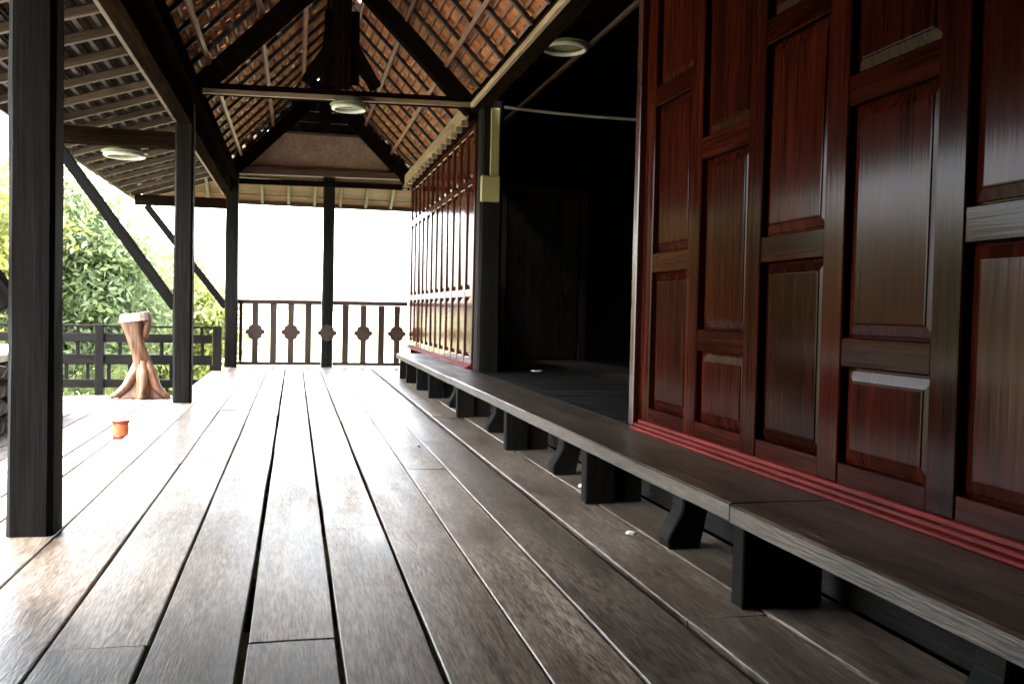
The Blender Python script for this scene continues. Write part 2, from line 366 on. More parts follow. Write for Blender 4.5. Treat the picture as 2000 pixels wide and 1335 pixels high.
# ------------------------------------------------------------------ roof trusses
CX = (XL+XR)/2; HW = (XR-XL)/2; EZ = 2.66; RZ = EZ+HW*1.02
def truss(y, lab, far=False):
    e = empty('roof_truss', (CX, y, 2.55), lab, 'roof truss')
    beam('tie_beam', (XL-.05, y, 2.565), (XR+.06, y, 2.61), .10, .085, 'dark_timber' if not far else 'rail_brown', e)
    if not far: beam('pale_batten', (XL+.1, y-.066, 2.535), (XR, y-.066, 2.585), .03, .04, 'tan_strip', e)
    for s in (-1, 1):
        xo = XL+.04 if s < 0 else XR-.04
        beam('principal_rafter', (xo, y, EZ-.11), (CX, y, RZ-.17), .11, .15, 'dark_timber', e)
    # broad king post, stepped foot
    beam('king_post', (CX+.02, y-.01, 3.14 if far else 2.66), (CX+.02, y-.01, RZ-.2), .15, .14, 'dark_timber', e, upv=(0, 1, 0))
    for s in (() if far else (-1, 1)):
        beam('king_shoulder', (CX+.02+s*.29, y+.01, 2.68), (CX+.02+s*.06, y+.01, 3.05), .09, .1, 'dark_timber', e)
        beam('king_cheek', (CX+.02+s*.11, y+.02, 2.7), (CX+.02+s*.11, y+.02, 3.3), .07, .09, 'dark_timber', e, upv=(0, 1, 0))
    return e
truss(2.9, 'dark roof truss overhead above the nearest left post')
truss(7.98, 'dark roof truss with broad king post and pale tie beam')
t3 = truss(12.62, 'dark end truss around the brown gable board', True)
beam('cross_rail', (XL+.08, 12.66, 2.44), (XR-.02, 12.66, 2.47), .06, .07, 'dark_timber', t3)
rb = beam('ridge_beam', (CX, Y0, RZ-.07), (CX, 13.0, RZ-.07), .12, .16, 'dark_timber'); tag(rb, 'dark ridge beam along the peak of the tiled roof', 'beam')

# gable end: trapezoid of woven board with a pale border, dark boards above
g = empty('gable_panel', (CX, 12.78, 2.7), 'brown trapezoid gable board above the far balustrade', 'gable')
def poly_prism(pts, y0, y1):
    bm = bmesh.new(); a = [bm.verts.new((p[0], y0, p[1])) for p in pts]; b_ = [bm.verts.new((p[0], y1, p[1])) for p in pts]
    bm.faces.new(a); bm.faces.new(b_[::-1]); n = len(pts)
    for i in range(n): bm.faces.new((a[i], b_[i], b_[(i+1) % n], a[(i+1) % n]))
    bmesh.ops.recalc_face_normals(bm, faces=bm.faces); return bm
tz = [(-.70, 2.655), (1.50, 2.69), (1.12, 3.13), (-.17, 3.13)]
bm_obj('board', poly_prism([(-1.0, 2.5), (1.7, 2.5), (1.7, 2.62), (1.27, 3.13), (-.59, 3.13), (-1.0, 2.62)], 12.76, 12.79), 'mat_board', g)
for i in range(4):
    p, q = tz[i], tz[(i+1) % 4]
    beam('border', (p[0], 12.745, p[1]), (q[0], 12.745, q[1]), .03, .025, 'red_pole' if i == 0 else 'pale_timber', g, upv=(0, 1, 0))
for i in range(6):
    z0 = 3.145+i*.145; z1 = min(z0+.14, RZ-.02)
    if z0 > RZ-.05: break
    h0 = (RZ-z0)/1.02+.1; h1 = max(.01, (RZ-z1)/1.02)+.1
    bm_obj('gable_board', poly_prism([(CX-h0, z0), (CX+h0, z0), (CX+h1, z1), (CX-h1, z1)], 12.77+.006*(i % 2), 12.80), 'under_wood', g)

# ------------------------------------------------------------------ tiled roofs
def tile_mesh(wd, ln, th, mat):
    bm = bmesh.new()
    pts = [(-wd/2, 0), (wd/2, 0), (wd/2, ln*.8), (wd*.28, ln), (-wd*.28, ln), (-wd/2, ln*.8)]
    a = [bm.verts.new((p[0], p[1], -.003+.004*(abs(p[0])/wd)) ) for p in pts]; b_ = [bm.verts.new((p[0], p[1], th)) for p in pts]
    bm.faces.new(a[::-1]); bm.faces.new(b_)
    for i in range(6): bm.faces.new((a[i], a[(i+1) % 6], b_[(i+1) % 6], b_[i]))
    bmesh.ops.recalc_face_normals(bm, faces=bm.faces)
    me = bpy.data.meshes.new('tile'); bm.to_mesh(me); bm.free(); me.materials.append(MATS[mat]); return me
def joined(name, me0, mats_tone, parent, mat):
    vs_, fs, tone = [], [], []
    base = [v.co.copy() for v in me0.vertices]; polys = [tuple(p.vertices) for p in me0.polygons]
    for M, tn in mats_tone:
        o0 = len(vs_); vs_ += [tuple(M @ c) for c in base]; tone += [tn]*len(base)
        fs += [tuple(o0+i for i in p) for p in polys]
    me = bpy.data.meshes.new(name); me.from_pydata(vs_, [], fs); me.update()
    at = me.attributes.new('tone', 'FLOAT', 'POINT'); at.data.foreach_set('value', tone)
    o = link(name, me, mat, parent, Matrix.Identity(4)); o['kind'] = 'stuff'; return o
def slope_tiles(eave, ridge, ya, yb, wd, exp, ln, skip=()):
    """tile frames on a slope from eave (x,z) up to ridge (x,z), laid in staggered courses between ya and yb"""
    e = Vector((eave[0], 0, eave[1])); r = Vector((ridge[0], 0, ridge[1])); u = (r-e); L = u.length; u.normalize()
    ax = Vector((0, 1, 0)); nn = ax.cross(u) if ax.cross(u).z > 0 else u.cross(ax)
    out = []
    for c in range(int(L/exp)):
        for k in range(int((yb-ya)/wd)):
            y = ya+(k+.5*(c % 2)+.5)*wd+random.uniform(-.004, .004)
            s = c*exp-.03
            d = -u  # tile tail points down-slope
            tilt = random.uniform(.07, .11); dd = (d*math.cos(tilt)+nn*math.sin(tilt)).normalized(); z = dd.cross(ax) if dd.cross(ax).z > 0 else ax.cross(dd)
            x = dd.cross(z)
            M = Matrix((x, dd, z)).transposed().to_4x4()
            M = M @ Matrix.Rotation(random.gauss(0, .018), 4, 'Z')
            p = e+u*(s+ln)+nn*(.0+random.uniform(0, .004)); M.translation = (p.x, y, p.z)
            if any(abs(y-sy) < .12 and abs(c-sc) < 1 for sy, sc in skip): continue
            out.append(M)
    return out
def score(M):
    q = project(M.translation)
    if not q or not (-20 < q[0] < 2020 and -20 < q[1] < 1360): return 0
    return 1/q[2]
def tiled(root, frames, me, mat, nbig):
    fr = sorted(frames, key=score, reverse=True); big = [f for f in fr[:nbig] if score(f) > 0]; rest = fr[len(big):]
    for M in big: link('tile', me, mat, root, M)
    Mi = WM[root.name].inverted()
    o = joined('tile_field', me, [(M, random.random()) for M in rest], root, mat); o.matrix_basis = Mi
big_tile = tile_mesh(.205, .15, .011, 'roof_tile')
mr = empty('main_roof', (CX, 5, 2.6), 'steep roof of orange clay tiles on dark rafters', 'roof')
fr = []
SL = 1.02; ang = math.atan(SL)
for s in (-1, 1):
    oh = .14 if s < 0 else -.03
    eave = (CX+s*(HW+oh), EZ-oh*SL); rid = (CX, RZ)
    fr += slope_tiles((eave[0], eave[1]+.075), (rid[0], rid[1]+.075), -2.8, 12.9, .21, .1, .15, skip=[(8.9, 13)] if s > 0 else [])
    nv = Vector((s*SL, 0, 1)).normalized()
    y = -2.6
    while y < 12.9:
        o_ = nv*.006; yy = y+random.uniform(-.02, .02)
        beam('rafter', Vector((eave[0], yy, eave[1]))+o_, Vector((rid[0]+s*.05, yy, rid[1]-.05*SL))+o_, .034, .034, 'rafter_wood', mr, upv=nv)
        y += .45
    L = HW*math.hypot(1, SL); nb = int(L/.1)
    for i in range(nb+1):
        t = (i*.1+.03)/(L+.2)
        p = Vector((eave[0], 0, eave[1])).lerp(Vector((rid[0], 0, rid[1])), t)+nv*.036
        beam('batten', (p.x, -2.8, p.z), (p.x, 12.9, p.z), .022, .018, 'red_pole', mr, upv=nv, bev=0)
    for t in (.2, .5, .78):
        p = Vector((eave[0], 0, eave[1])).lerp(Vector((rid[0], 0, rid[1])), t)-nv*.03
        beam('purlin', (p.x, -2.8, p.z), (p.x, 12.85, p.z), .036, .036, 'red_pole', mr, upv=nv)
tiled(mr, fr, big_tile, 'roof_tile', 300)
# ridge cap
bm = poly_prism([(-.16, -.06), (0, .1), (.16, -.06), (.13, -.09), (0, .06), (-.13, -.09)], -2.8, 12.95)
bm_obj('ridge_cap', bm, 'roof_tile', mr, Matrix.Translation((CX, 0, RZ+.1)))

# lean-to roof over the left side
lr = empty('lean_to_roof', (-1.5, 5, 2.2), 'low dark lean-to roof with pale rafters at the left', 'roof')
LE, LI = (-2.05, 2.20), (-.93, 2.56)
nv = Vector((-(LI[1]-LE[1]), 0, LI[0]-LE[0])).normalized()
small_tile = tile_mesh(.205, .17, .012, 'shaded_tile')
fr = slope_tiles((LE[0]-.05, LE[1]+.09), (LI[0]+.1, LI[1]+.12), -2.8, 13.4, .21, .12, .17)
tiled(lr, fr, small_tile, 'shaded_tile', 200)
y = -2.5
while y < 13.3:
    yy = y+random.uniform(-.02, .02)
    beam('rafter', (LE[0], yy, LE[1]), (LI[0], yy, LI[1]), .035, .055, 'pale_timber', lr, upv=nv); y += .46
for i in range(11):
    t = (i+.2)/10.6; px = LE[0]+(LI[0]-LE[0])*t; pz = LE[1]+(LI[1]-LE[1])*t
    beam('batten', (px+nv.x*.045, -2.8, pz+nv.z*.045), (px+nv.x*.045, 13.4, pz+nv.z*.045), .028, .026, 'rafter_wood', lr, upv=nv, bev=0)
beam('eave_board', (LE[0]-.03, -2.8, LE[1]+.03), (LE[0]-.03, 13.45, LE[1]+.03), .025, .12, 'pale_timber', lr)
for i, y in enumerate(PY[:3]):
    xp = (-.868, -.885, -.805)[i]; s = (.19, .15, .16)[i]
    xi = xp-s/2
    beam('tie_beam', (LE[0]+.05, y, 2.13), (xi, y, 2.13), .09, .13, 'dark_timber', lr)
for i, y in enumerate(PY):
    xp = (-.868, -.885, -.805)[i]; s = (.19, .15, .16)[i]
    o = beam('diagonal_brace', (-1.86, y, 2.06), (xp-s/2+.015, y, .78), .07, .085, 'post_wood', None)
    tag(o, ['diagonal brace reaching up from the nearest left post', 'long diagonal brace meeting the post beside the root pedestal', 'distant diagonal brace meeting the far corner post'][i], 'brace', 'braces under the lean-to roof')

# far lean-to skirt beyond the balustrade
fr_ = empty('far_eave', (CX, 13, 2.3), 'orange lit boarded eave beyond the far balustrade', 'roof')
FE = []
ex0, ex1 = -2.05, 2.2
P0, P1 = (12.82, 2.66), (13.5, 2.27)
e = Vector((0, P1[0], P1[1])); r = Vector((0, P0[0], P0[1])); u = (r-e).normalized(); ax = Vector((1, 0, 0)); nn = Vector((0, -u.z, u.y))*-1
if nn.z < 0: nn = -nn
for c in range(6):
    p = e+u*(c*.135+.05)+nn*(.04+.006*(c % 2))
    beam('soffit_board', (ex0, p.y, p.z), (ex1, p.y, p.z), .14, .016, 'soffit', fr_, upv=nn)
for k in range(12):
    xx = ex0+.15+k*.36
    beam('rafter', (xx, P1[0], P1[1]), (xx, P0[0], P0[1]), .04, .05, 'pale_timber', fr_, upv=nn)
beam('eave_board', (ex0, 13.54, 2.265), (ex1, 13.54, 2.265), .025, .07, 'rail_brown', fr_)

# ------------------------------------------------------------------ panelled walls
def raised_panel(wd, ht, mat):
    """local X across, Y up, +Z towards the veranda"""
    k = ('panel', round(wd, 3), round(ht, 3), mat)
    if k in CACHE: return CACHE[k]
    bm = bmesh.new(); b_ = .036; rings = []
    for inset, z in ((0, -.03), (0, 0), (.008, .001), (.01, .006), (b_+.002, .0125), (b_+.004, .0165), (b_+.008, .017)):
        x, y = wd/2-inset, ht/2-inset
        rings.append([bm.verts.new(p) for p in ((-x, -y, z), (x, -y, z), (x, y, z), (-x, y, z))])
    for a, c in zip(rings, rings[1:]):
        for i in range(4): bm.faces.new((a[i], a[(i+1) % 4], c[(i+1) % 4], c[i]))
    bm.faces.new(rings[-1]); bm.faces.new(rings[0][::-1])
    bmesh.ops.recalc_face_normals(bm, faces=bm.faces)
    me = bpy.data.meshes.new('panel'); bm.to_mesh(me); bm.free(); me.materials.append(MATS[mat]); CACHE[k] = me; return me
def panel_wall(ya, yb, lab, first_odd, pitch=.487, mat='lacquer', edge=True, z0=.33, z1=2.46):
    """ya = far end, yb = near end; stiles and staggered rails with raised panels, lying in the plane X = XR"""
    e = empty('panelled_wall', (XR, (ya+yb)/2, z0), lab, 'wall')
    x = XR-.004; sw = .105; th = .034
    n = int(round((ya-yb)/pitch)); pitch = (ya-yb)/n
    for i in range(n+1):
        y = ya-i*pitch
        beam('stile', (x+th/2, y, z0), (x+th/2, y, z1), sw, th, mat, e, upv=(-1, 0, 0), bev=.004)
    for i in range(n):
        ym = ya-(i+.5)*pitch; wd = pitch-sw
        odd = (i % 2 == 0) == first_odd
        if mat == 'lacquer_far_lit': odd = None
        rails = [(z0-.01, z0+.06)]+([(.93, 1.0), (1.93, 2.0), (2.4, z1)] if odd is None else [(.985, 1.07), (1.71, 1.795), (2.4, z1)] if odd else [(.665, .748), (1.405, 1.49), (2.13, 2.21), (2.43, z1)])
        for a, b_ in rails:
            beam('rail', (x+th/2+.003, ym-wd/2, (a+b_)/2), (x+th/2+.003, ym+wd/2, (a+b_)/2), th, b_-a, mat, e, bev=.003)
        for (a, b_), (c, d) in zip(rails, rails[1:]):
            me = raised_panel(wd, c-b_, mat)
            M = Matrix(((0, 0, -1, x+.03), (-1, 0, 0, ym), (0, 1, 0, (b_+c)/2), (0, 0, 0, 1)))
            link('panel', me, None, e, M @ Matrix.Rotation(random.gauss(0, R(.35)), 4, 'Y') @ Matrix.Rotation(random.gauss(0, R(.3)), 4, 'X'))
    beam('backing_board', (x+.075, yb, (z0+z1)/2), (x+.075, ya, (z0+z1)/2), .02, z1-z0, 'under_wood', e)
    # stepped red sill resting on the bench
    for j, (dx, h0, h1) in enumerate([(-.052, .292, .303), (-.03, .303, .316), (-.012, .316, .331)]):
        beam('sill', (x+(dx+.06)/2, yb-.05, (h0+h1)/2), (x+(dx+.06)/2, ya+.03, (h0+h1)/2), .06-dx, h1-h0-.0005, 'sill_red', e, bev=.002)
    beam('head_rail', (x+.02, yb, z1+.02), (x+.02, ya, z1+.02), .06, .04, 'dark_timber', e)
    return e
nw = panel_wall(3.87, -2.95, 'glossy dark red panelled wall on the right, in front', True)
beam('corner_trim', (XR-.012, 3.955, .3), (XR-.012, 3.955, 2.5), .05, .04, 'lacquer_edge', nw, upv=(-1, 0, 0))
panel_wall(12.55, 8.06, 'shining panelled wall beside the far balustrade', False, pitch=.36, mat='lacquer_far_lit')

# the dark room behind the opening
room_x = 4.2
rf = empty('room_floor', (2.8, 6, .25), kind='structure')
y = 3.6; k = 0
while y < 10.2:
    wd = random.uniform(.17, .2); beam('plank', (1.56, y+wd/2, .262), (room_x, y+wd/2, .262), wd-.006, .03, 'under_wood', rf); y += wd
def board_wall(lab, p0, p1, z0, z1, n):
    e = empty('board_wall', ((p0[0]+p1[0])/2, (p0[1]+p1[1])/2, z0), lab, 'wall')
    a, b_ = Vector((*p0, 0)), Vector((*p1, 0)); d = (b_-a)/n; nrm = Vector((-d.y, d.x, 0)).normalized()
    for i in range(n):
        c = a+d*(i+.5); off = nrm*(.027*(i % 2))
        beam('board', (c.x+off.x, c.y+off.y, z0), (c.x+off.x, c.y+off.y, z1), d.length+.012, .025, 'under_wood', e, upv=nrm)
    return e
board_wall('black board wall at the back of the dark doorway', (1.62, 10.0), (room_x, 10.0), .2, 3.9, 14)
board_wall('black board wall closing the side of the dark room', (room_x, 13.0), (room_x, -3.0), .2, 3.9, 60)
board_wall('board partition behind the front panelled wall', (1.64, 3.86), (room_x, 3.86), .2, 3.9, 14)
rc = empty('room_ceiling', (2.8, 7, 2.8), kind='structure')
for i in range(80):
    y = -3.0+i*.2
    beam('board', (1.55, y, 2.84), (room_x+.1, y, 3.76), .204, .02, 'under_wood', rc)
for i in range(12):
    y = 3.5+i*.55
    beam('rafter', (1.62, y, 2.82), (room_x, y, 3.68), .05, .07, 'dark_timber', rc)
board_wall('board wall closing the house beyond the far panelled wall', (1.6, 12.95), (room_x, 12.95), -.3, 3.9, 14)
board_wall('added light-blocking board wall behind the camera', (-5.2, -1.6), (room_x, -1.6), -.35, 3.9, 50)  # unseen wall added to cut light from behind, darkening the near end
board_wall('added light-blocking board screen out of view left of the camera', (-1.03, -1.6), (-1.03, 2.5), -.3, 2.3, 20)  # added outside the view to shade the near floor and wall
# solid house body further back behind the front wall, out of sight of the veranda
board_wall('board wall of the rooms beyond the front panelled wall', (1.9, 3.7), (1.9, -3.0), .28, 2.6, 32)
o = beam('ceiling_batten', (2.22, 3.9, 2.90), (2.22, 9.9, 2.90), .035, .03, 'pale_timber'); tag(o, 'thin pale batten under the dark room ceiling', 'batten')

df = empty('door_frame', (2.6, 9.9, .28), 'dim brown door frame at the back of the dark doorway', 'door frame')
for xx in (2.22, 3.15): beam('jamb', (xx, 9.93, .278), (xx, 9.93, 2.1), .08, .06, 'rail_brown', df, upv=(0, 1, 0))
beam('head', (2.18, 9.93, 2.14), (3.19, 9.93, 2.14), .06, .08, 'rail_brown', df)
for k in range(4): beam('door_board', (2.38+.205*k, 9.95, .29), (2.38+.205*k, 9.95, 2.1), .2, .025, 'rag_wood', df, upv=(0, 1, 0))

# ------------------------------------------------------------------ long step bench
be = empty('long_bench', (1.33, 5, 0), 'long low plank bench running along the panelled walls', 'bench')
BX0, BX1, BZ, BT = 1.165, 1.52, .29, .05
ys = [-2.9, 2.30, 6.95, 10.78]
for i, (y0, y1) in enumerate(zip(ys, ys[1:])):
    bm = bmesh.new(); n = 26; sd_ = i*11.3; rows = []
    for k in range(n+1):
        y = y0+.003+(y1-y0-.006)*k/n; e1 = noise.noise(Vector((y*1.4, sd_, 0)))*.006; zz = noise.noise(Vector((y*.8, sd_, 3)))*.003+(.0025 if i == 1 else 0)
        xf = BX0+e1*.7
        rows.append([(xf, y, BZ-BT+zz), (xf, y, BZ-.006+zz), (xf+.008, y, BZ+zz), ((BX0+BX1)/2, y, BZ+.002+zz*.4), (BX1, y, BZ+.0), (BX1, y, BZ-BT)])
    cy = (y0+y1)/2
    vv = [[bm.verts.new((p[0]-1.33, p[1]-cy, p[2])) for p in r_] for r_ in rows]
    for r0, r1 in zip(vv, vv[1:]):
        for j in range(5): bm.faces.new((r0[j], r0[j+1], r1[j+1], r1[j]))
        bm.faces.new((r0[5], r0[0], r1[0], r1[5]))
    bm.faces.new(vv[0]); bm.faces.new(vv[-1][::-1]); bmesh.ops.recalc_face_normals(bm, faces=bm.faces)
    bm_obj('seat_plank', bm, 'bench_wood', be, Matrix.Translation((1.33, cy, 0)))
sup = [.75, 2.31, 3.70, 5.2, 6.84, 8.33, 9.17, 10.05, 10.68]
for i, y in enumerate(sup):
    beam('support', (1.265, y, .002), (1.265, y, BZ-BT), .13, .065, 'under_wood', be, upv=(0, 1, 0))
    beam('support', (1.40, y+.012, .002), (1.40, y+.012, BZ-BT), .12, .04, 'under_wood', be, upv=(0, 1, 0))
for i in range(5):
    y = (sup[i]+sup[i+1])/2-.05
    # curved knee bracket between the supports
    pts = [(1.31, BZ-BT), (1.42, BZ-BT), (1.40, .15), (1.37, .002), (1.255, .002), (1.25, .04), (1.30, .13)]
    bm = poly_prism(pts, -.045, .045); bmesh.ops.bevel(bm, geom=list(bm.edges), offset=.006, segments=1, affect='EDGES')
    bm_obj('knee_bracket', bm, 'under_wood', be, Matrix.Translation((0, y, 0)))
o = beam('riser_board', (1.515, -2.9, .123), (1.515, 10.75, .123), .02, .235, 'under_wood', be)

# ------------------------------------------------------------------ far balustrade
fb = empty('balustrade', (.35, 12.72, 0), 'brown balustrade with diamond balusters at the far end', 'railing')
yb_ = 12.74
beam('top_rail', (-.73, yb_, .862), (.355, yb_, .872), .06, .055, 'rail_brown', fb)
beam('top_rail', (.515, yb_, .872), (1.52, yb_, .878), .06, .055, 'rail_brown', fb)
beam('bottom_rail', (-.73, yb_, .045), (.355, yb_, .045), .05, .045, 'rail_brown', fb)
beam('bottom_rail', (.515, yb_, .045), (1.52, yb_, .045), .05, .045, 'rail_brown', fb)
beam('jamb', (-.69, yb_, .07), (-.69, yb_, .84), .045, .045, 'rail_brown', fb, upv=(0, 1, 0))
for i, bx in enumerate([-.505, -.27, -.042, .185, .435, .68, .922, 1.165, 1.38]):
    dia = i % 2 == 0
    if bx != .435:
        b_ = beam('baluster', (bx, yb_, .068), (bx, yb_, .845), .085 if not dia else .08, .035, 'rail_brown', fb, upv=(0, 1, 0))
    if dia:
        pts = []
        for kx, kz in ((-1, .18), (-.72, .3), (-.62, .66), (0, 1), (.62, .66), (.72, .3), (1, .18), (1, -.18), (.72, -.3), (.62, -.66), (0, -1), (-.62, -.66), (-.72, -.3), (-1, -.18)):
            pts.append((kx*.125, kz*.12))
        bm_obj('diamond', poly_prism(pts, -.1 if bx == .435 else -.022, -.07 if bx == .435 else .024), 'rail_brown', fb if bx == .435 else b_, Matrix.Translation((bx, yb_-.001, .465)))

# terrace railing
tr = empty('terrace_railing', (-2.2, 11.86, TZ), 'dark lattice railing at the end of the sunny terrace', 'railing')
yt = 11.86
def zt(py, px=300): return .8-(py-(594+.022*(px-300)))/F*11.95
tx0, tx1 = -5.0, -.98
for a, b_, th, m in ((633, 637, .05, 'post_wood'), (648, 664, .06, 'post_wood'), (686, 704, .06, 'post_wood'), (731, 746, .06, 'post_wood')):
    beam('rail', (tx0, yt, zt((a+b_)/2)), (tx1, yt, zt((a+b_)/2)), th, zt(a)-zt(b_), m, tr)
for px in (235, 437, -10):
    xx = (px-575)/F*11.95
    beam('rail_post', (xx, yt, TZ-.2), (xx, yt, zt(632)), .1, .1, 'post_wood', tr, upv=(0, 1, 0))
xx = -4.85; i = 0
while xx < tx1:
    beam('strut', (xx, yt, zt(686)), (xx, yt, zt(664)), .04, .04, 'post_wood', tr, upv=(0, 1, 0))
    beam('strut', (xx+.11, yt, zt(731)), (xx+.11, yt, zt(704)), .04, .04, 'post_wood', tr, upv=(0, 1, 0))
    xx += .235
for xx in (-4.6, -3.9, -3.2, -2.5, -1.8, -1.1):
    beam('strut', (xx, yt, zt(648)), (xx, yt, zt(637)), .035, .035, 'post_wood', tr, upv=(0, 1, 0))

# ------------------------------------------------------------------ carved root pedestal
rx, ry = -1.71, 11.42
rp = empty('root_pedestal', (rx, ry, TZ), 'orange brown tree root pedestal with pale slab top on the terrace', 'pedestal')
bm = bmesh.new(); seg, nz = 40, 40; Hh = .92; rings = []
legs = [(-2.95, .40), (-.25, .36), (-1.45, .22), (1.6, .3), (2.5, .2)]
for i in range(nz+1):
    t = i/nz; z = t*Hh; cx = .015-.10*t+.03*math.sin(t*5); cy = .02*math.sin(t*7)
    ring = []
    for k in range(seg):
        th = 2*math.pi*k/seg
        r0 = .098+.02*math.sin(t*6+1)+.015*math.sin(3*th+t*4)+.02*max(0, t-.8)*5
        for la, ll in legs:
            dth = (th-la+math.pi) % (2*math.pi)-math.pi
            r0 += ll*.45*math.exp(-(dth/.3)**2)*math.exp(-t*5.0)
        r0 *= 1+.10*noise.noise(Vector((math.cos(th)*2, math.sin(th)*2, z*6)))
        zz = z
        ring.append(bm.verts.new((cx+r0*math.cos(th), cy+r0*math.sin(th), zz)))
    rings.append(ring)
for a, b_ in zip(rings, rings[1:]):
    for k in range(seg): bm.faces.new((a[k], a[(k+1) % seg], b_[(k+1) % seg], b_[k]))
bm.faces.new(rings[0][::-1]); bm.faces.new(rings[-1])
for la, ll in legs:
    q = Vector((math.cos(la), math.sin(la), 0)); L_ = ll*.68+.05
    tube(bm, [q*.03+Vector((0, 0, .42)), q*.10+Vector((0, 0, .27)), q*(L_*.55)+Vector((0, 0, .135)), q*(L_*.85)+Vector((0, 0, .05)), q*(L_*1.08)+Vector((0, 0, .022))], [.07, .07, .055, .042, .022], 10)
for v in bm.verts: v.co = Vector((v.co.x, v.co.z, -v.co.y))
MR = Matrix(((1, 0, 0, rx), (0, 0, -1, ry), (0, 1, 0, TZ), (0, 0, 0, 1)))
rt = bm_obj('root_trunk', bm, 'root_wood', rp, MR, smooth=True)
bm = bmesh.new(); tube(bm, [(.0, .72, 0), (.05, .86, .0), (.075, 1.0, .0)], [.06, .045, .025], 10); bm_obj('root_stub', bm, 'root_wood', rt, MR, smooth=True)
bm = bmesh.new()
pts = []
for k in range(18):
    a = 2*math.pi*k/18; r_ = 1+.13*noise.noise(Vector((math.cos(a)*1.5, math.sin(a)*1.5, 4)))
    pts.append((-.10+.165*r_*math.cos(a), .13*r_*math.sin(a)))
lo = [bm.verts.new((p[0], p[1], Hh-.01+p[0]*.12)) for p in pts]; hi = [bm.verts.new((p[0]*.93-.005, p[1]*.93, Hh+.085+p[0]*.12+.02*noise.noise(Vector((p[0]*9, p[1]*9, 0))))) for p in pts]
bm.faces.new(lo[::-1]); bm.faces.new(hi)
for k in range(18): bm.faces.new((lo[k], lo[(k+1) % 18], hi[(k+1) % 18], hi[k]))
bm_obj('slab_top', bm, 'slab_wood', rp, Matrix.Translation((rx, ry, TZ)))

# small orange pail on the terrace
px_, py_ = -1.365, 8.02
pl = empty('orange_pail', (px_, py_, TZ), 'small orange pail standing alone on the bright terrace boards', 'pail')
bm = bmesh.new(); lathe(bm, [(.046, .002), (.056, .02), (.063, .06), (.058, .11), (.062, .135), (.058, .135), (.052, .11), (.045, .02)], 24); pb = bm_obj('body', bm, 'pail_orange', pl, Matrix.Translation((px_, py_, TZ)), smooth=True)
bm = bmesh.new(); lathe(bm, [(.058, .130), (.068, .132), (.070, .150), (.064, .154), (.058, .148)], 24); bm_obj('rim', bm, 'pail_red', pb, Matrix.Translation((px_, py_, TZ)), smooth=True)
bm = bmesh.new(); lathe(bm, [(.050, .0), (.058, .0), (.060, .03), (.056, .032), (.051, .01)], 24); bm_obj('foot_ring', bm, 'pail_red', pb, Matrix.Translation((px_, py_, TZ)), smooth=True)

# stone seat along the terrace
ss = empty('stone_seat', (-2.6, 8.3, TZ), 'grey rubble stone seat with flat slab top beside the terrace railing', 'seat')
for (y0, y1) in ((6.6, 8.2), (8.21, 9.85)):
    o = beam('slab', (-2.62, y0, .345), (-2.62, y1, .345), .72, .07, 'stone_slab', ss, bev=.012)
sid = 0
for row in range(4):
    y = 6.66+.08*(row % 2)
    while y < 9.78:
        wd = random.uniform(.16, .3)
        for xx in (-2.36, -2.86):
            bm = bmesh.new(); blob(bm, (0, 0, 0), (.10, wd*.55, .088), sid, .3, 1); sid += 1
            bm_obj('stone', bm, 'stone', ss, Matrix.Translation((xx+random.uniform(-.015, .015), y+wd/2, TZ+.075+row*.148)))
        y += wd
    for xx in (-2.7, -2.5):
        bm = bmesh.new(); blob(bm, (0, 0, 0), (.12, .09, .088), sid, .3, 1); sid += 1
        bm_obj('stone', bm, 'stone', ss, Matrix.Translation((xx, 6.72, TZ+.075+row*.148)))
beam('core', (-2.61, 6.8, TZ+.3), (-2.61, 9.7, TZ+.3), .42, .58, 'under_wood', ss)

# ------------------------------------------------------------------ lamps, duct, cables
def lamp(loc, lab, sc=1.0, drop=0):
    e = empty('round_lamp', loc, lab, 'lamp', 'round lamps under the roofs')
    T = Matrix.Translation(loc)
    bm = bmesh.new(); lathe(bm, [(.05*sc, .0), (.10*sc, -.005), (.115*sc, -.03), (.16*sc, -.055), (.165*sc, -.066), (.10*sc, -.068)], 28); lb = bm_obj('base', bm, 'lamp_green', e, T, smooth=True)
    bm = bmesh.new(); n = 28
    pts = [(.14*sc*math.cos(2*math.pi*k/n), .14*sc*math.sin(2*math.pi*k/n), -.088) for k in range(n)]
    vv = []
    for k in range(n):
        a = 2*math.pi*k/n; c = Vector((math.cos(a), math.sin(a), 0))
        vv.append([bm.verts.new(c*(.135*sc+.018*math.cos(b_*math.pi/4))+Vector((0, 0, -.088+.018*math.sin(b_*math.pi/4)))) for b_ in range(8)])
    for k in range(n):
        for j in range(8): bm.faces.new((vv[k][j], vv[(k+1) % n][j], vv[(k+1) % n][(j+1) % 8], vv[k][(j+1) % 8]))
    bmesh.ops.recalc_face_normals(bm, faces=bm.faces)
    bm_obj('ring_tube', bm, 'lamp_white', lb, T, smooth=True)
    return e
lamp((.42, 7.86, 2.555), 'round lamp fixed under the middle of the tie beam', .95)
lamp((2.03, 7.0, 2.955), 'round white lamp hanging in the dark room doorway', 1.2)
lamp((-1.45, 8.6, 2.17), 'round lamp under the low lean-to roof', 1.15)
dc = empty('cable_duct', (1.63, 7.74, 1.75), 'cream cable duct with switch box on the dark post', 'duct')
beam('duct', (1.645, 7.742, 1.955), (1.645, 7.742, 2.53), .075, .03, 'plastic_cream', dc, upv=(0, 1, 0))
beam('switch_box', (1.61, 7.732, 1.735), (1.61, 7.732, 1.955), .165, .05, 'plastic_cream', dc, upv=(0, 1, 0), bev=.008)
bm = bmesh.new(); pts = []
for i in range(15):
    t = i/14; pts.append((1.56+1.45*t, 7.8, 2.565-.03*t-.012*math.sin(t*math.pi)))
